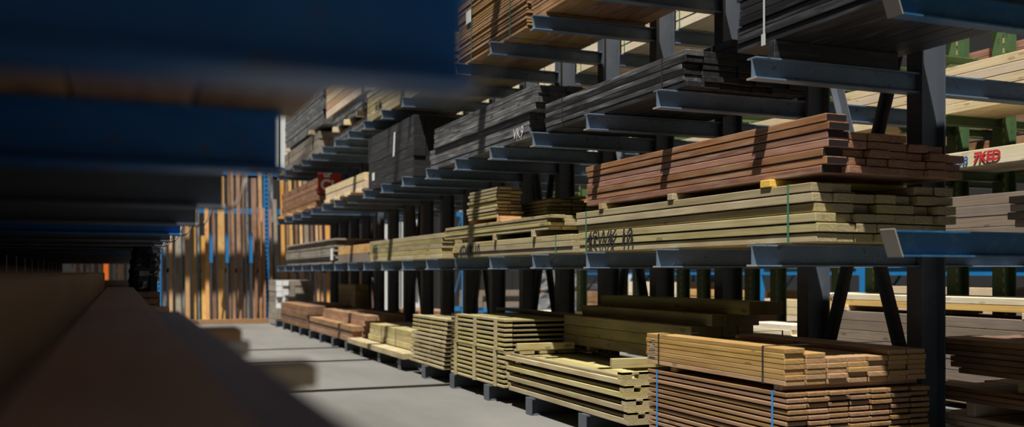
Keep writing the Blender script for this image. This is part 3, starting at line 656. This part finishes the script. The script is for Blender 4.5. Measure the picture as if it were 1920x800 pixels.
for k, (a, b_, mt, ty) in enumerate(PL):
    lay = 0 if a >= last - 1 else 1
    last = max(last, b_)
    yb = 25.55 - .14 * lay - .02 * (k % 3)
    x0, x1 = xY(a, yb), xY(b_, yb)
    w = max(.06, x1 - x0 - .045); zt = zat(ty, (x0 + x1) / 2, 26.2) + R.uniform(-.1, .15)
    if ty < 330: zt += .5
    lean = math.atan2(.42 - .03 * lay, 3.0); roll = R.uniform(-.004, .004)
    Ln = zt / math.cos(lean)
    o = obj('upright_plank', cham(round(w, 3), round(Ln, 2), .045, mt), None, ((x0 + x1) / 2, yb, .012),)
    # plank's own Y runs upward
    m_ = Matrix.Rotation(roll, 4, 'Y') @ Matrix.Rotation(math.pi / 2 - lean, 4, 'X')
    o.matrix_world = Matrix.Translation(Vector(((x0 + x1) / 2, yb, .02))) @ m_ @ Matrix.Translation(Vector((0, Ln / 2, 0)))
    tag(o, '%s plank standing against the back wall store, %s from the left' % (CN[mt], ordw(k + 1)), 'plank', 'upright planks at the back wall')
# ------------------------------------------------------------ left rack around the camera
LT, LP = .285, -1.15; ZLA = 1.607
lo = Vector((LP - .1, 3, 0))
lr = thing('cantilever_rack', 'worn blue cantilever rack close to the camera on the left', 'rack', lo)
LY = [.86] + [1.9 + 1.1 * k for k in range(20)]
def hook():
    return tube([(LT - .06, 0, .008), (LT, 0, .004), (LT + .025, 0, .008), (LT + .045, 0, .030), (LT + .06, 0, .065), (LT + .068, 0, .10)], .004, 'galv', 8)
hk = hook()
for k, y in enumerate(LY):
    obj('post', ibeam(4.2, .20, .13, .012, .009, 'post', 'Z'), lr, (LP - .2 - lo.x, y - lo.y, .155))
    obj('base_beam', ibeam(LT - LP + .2, .155, .12, .012, .009, 'blue', 'X'), lr, (LP - .2 - lo.x, y - lo.y, 0))
    for zt in (.86, ZLA - (.024 if k == 0 else 0)):
        a = arm(lr, LP, y, zt, LT - LP + (.016 if k == 0 else 0), 1, 'blue3' if k in (0, 1, 4, 9) else 'post', .115, .085, 0.0, True, lo)
        if zt > 1: obj('end_stop', hk, a, (-LP, 0, -.006))
# pile the camera rests on
bundle('brown_board_stack', 'dark brown board pile under the camera on the left rack', -.75, .25, 6.6, .863, 6, 5, .155, .042, 'umber', .004, .004, .01, .004, ends=False)
zl = .863 + 5 * .046
for (y, w, x1, mt, lb, t_) in ((2.76, .16, .305, 'orange', 'orange batten end sticking out of the blurred left pile', .055), (1.66, .11, .305, 'pale', 'pale batten end sticking out of the blurred left pile, nearest the camera', .04),
                       (2.22, .05, .268, 'white', 'small whitish batten end between the orange and pale ones', .030), (4.6, .1, .2, 'tan', 'tan batten under the far half of the left board', .055)):
    batten(lb, -.72, x1, y, zl + (.055 - t_), w, t_, mt)
tag(obj('wide_board', cham(.188, 7.6, .040, 'board'), None, (-.001, .3 + 3.8, zl + .057)), 'wide brown board right below the camera running down the left rack', 'board')
tag(obj('wide_board', cham(.085, 3.1, .022, 'mauve'), None, (.140, .3 + 1.55, zl + .057)), 'purplish brown board at the aisle edge below the camera', 'board')
tag(obj('wide_board', cham(.30, 7.0, .150, 'umber'), None, (-.25, .25 + 3.5, zl + .057)), 'thick dark plank rising left of the wide brown board', 'board')
# pile farther down the left rack and its wrapped bundle
bundle('brown_board_stack', 'brown board pile farther down the left rack under the black wrapped bundle', -.75, 8.05, 12.2, .863, 6, 6, .17, .044, 'umber', .004, .004, .01, .004, ends=False)
wbun = thing('wrapped_bundle', 'shiny black film-wrapped bundle standing at the left rack', 'bundle', (.16, 8.2, .865 + 6 * .048))
def lump(r0, hgt):
    V = []; F = []; ns, nr = 20, 22
    rr = random.Random(4)
    for j in range(nr + 1):
        f = j / nr; z = f * hgt
        prof = (.78 + .3 * min(1, f * 6) ** .6 - .12 * f) * (1 + .045 * math.sin(f * 38) + .02 * rr.uniform(-1, 1))
        if j == nr: prof *= .9
        for i in range(ns):
            a = 2 * math.pi * i / ns
            q = 1 + .05 * math.sin(3 * a + 7 * f) + .03 * rr.uniform(-1, 1)
            ca, sa = math.cos(a), math.sin(a)
            p_ = (abs(ca) ** 4 + abs(sa) ** 4) ** -.25
            V.append((r0 * prof * q * ca * p_ + .05 * f, r0 * prof * q * sa * p_, z))
    for j in range(nr):
        for i in range(ns):
            a = j * ns + i; b2 = j * ns + (i + 1) % ns
            F.append((a, b2, b2 + ns, a + ns))
    F.append(tuple(range(ns))[::-1]); F.append(tuple(range(nr * ns, (nr + 1) * ns)))
    me = bpy.data.meshes.new('film'); me.from_pydata(V, [], F); me.materials.append(M['film'])
    return me
obj('film_wrap', lump(.105, .443), wbun)
obj('loose_film_end', mesh_boxes([(.06, .11, -.125, -.11, .0, .12)], 'film'), wbun)
bundle('brown_board_stack', 'dark board pile on the left rack beyond the wrapped bundle', -.75, 12.5, 22.0, .863, 6, 6, .17, .044, 'umber', .004, .004, .01, .004, ends=False)
bundle('brown_board_bundle', 'added dark plank bundle shading the far left arms, nearest the back wall', -1.12, 16.02, 23.9, ZLA + .004, 6, 5, .20, .05, 'umber', .008, .004, .01, .004, ends=False)  # extra load, added to keep the sun off the far left arms
# load above the camera
bundle('brown_board_bundle', 'brown plank bundle overhead on the left arms just past the near one', -1.12, 1.985, 4.6, ZLA + .004, 6, 5, .20, .05, 'brown', .004, .004, .01, .004, ends=False)
bundle('brown_board_bundle', 'nearest brown plank bundle overhead on the left blue arms', -.90, -.4, 1.97, ZLA + .004, 6, 5, .20, .05, 'brown', .005, .004, .01, .004, ends=False)
bundle('brown_board_bundle', 'dark plank bundle overhead farther down the left arms, third from the camera', -1.12, 4.615, 9.8, ZLA + .004, 6, 5, .20, .05, 'umber', .008, .004, .01, .004, ends=False)
bundle('brown_board_bundle', 'dark plank bundle overhead far down the left arms, fourth from the camera', -1.12, 9.82, 16.0, ZLA + .004, 6, 5, .20, .05, 'umber', .008, .004, .01, .004, ends=False)
print('boards', NB[0], 'objects', len(bpy.data.objects))
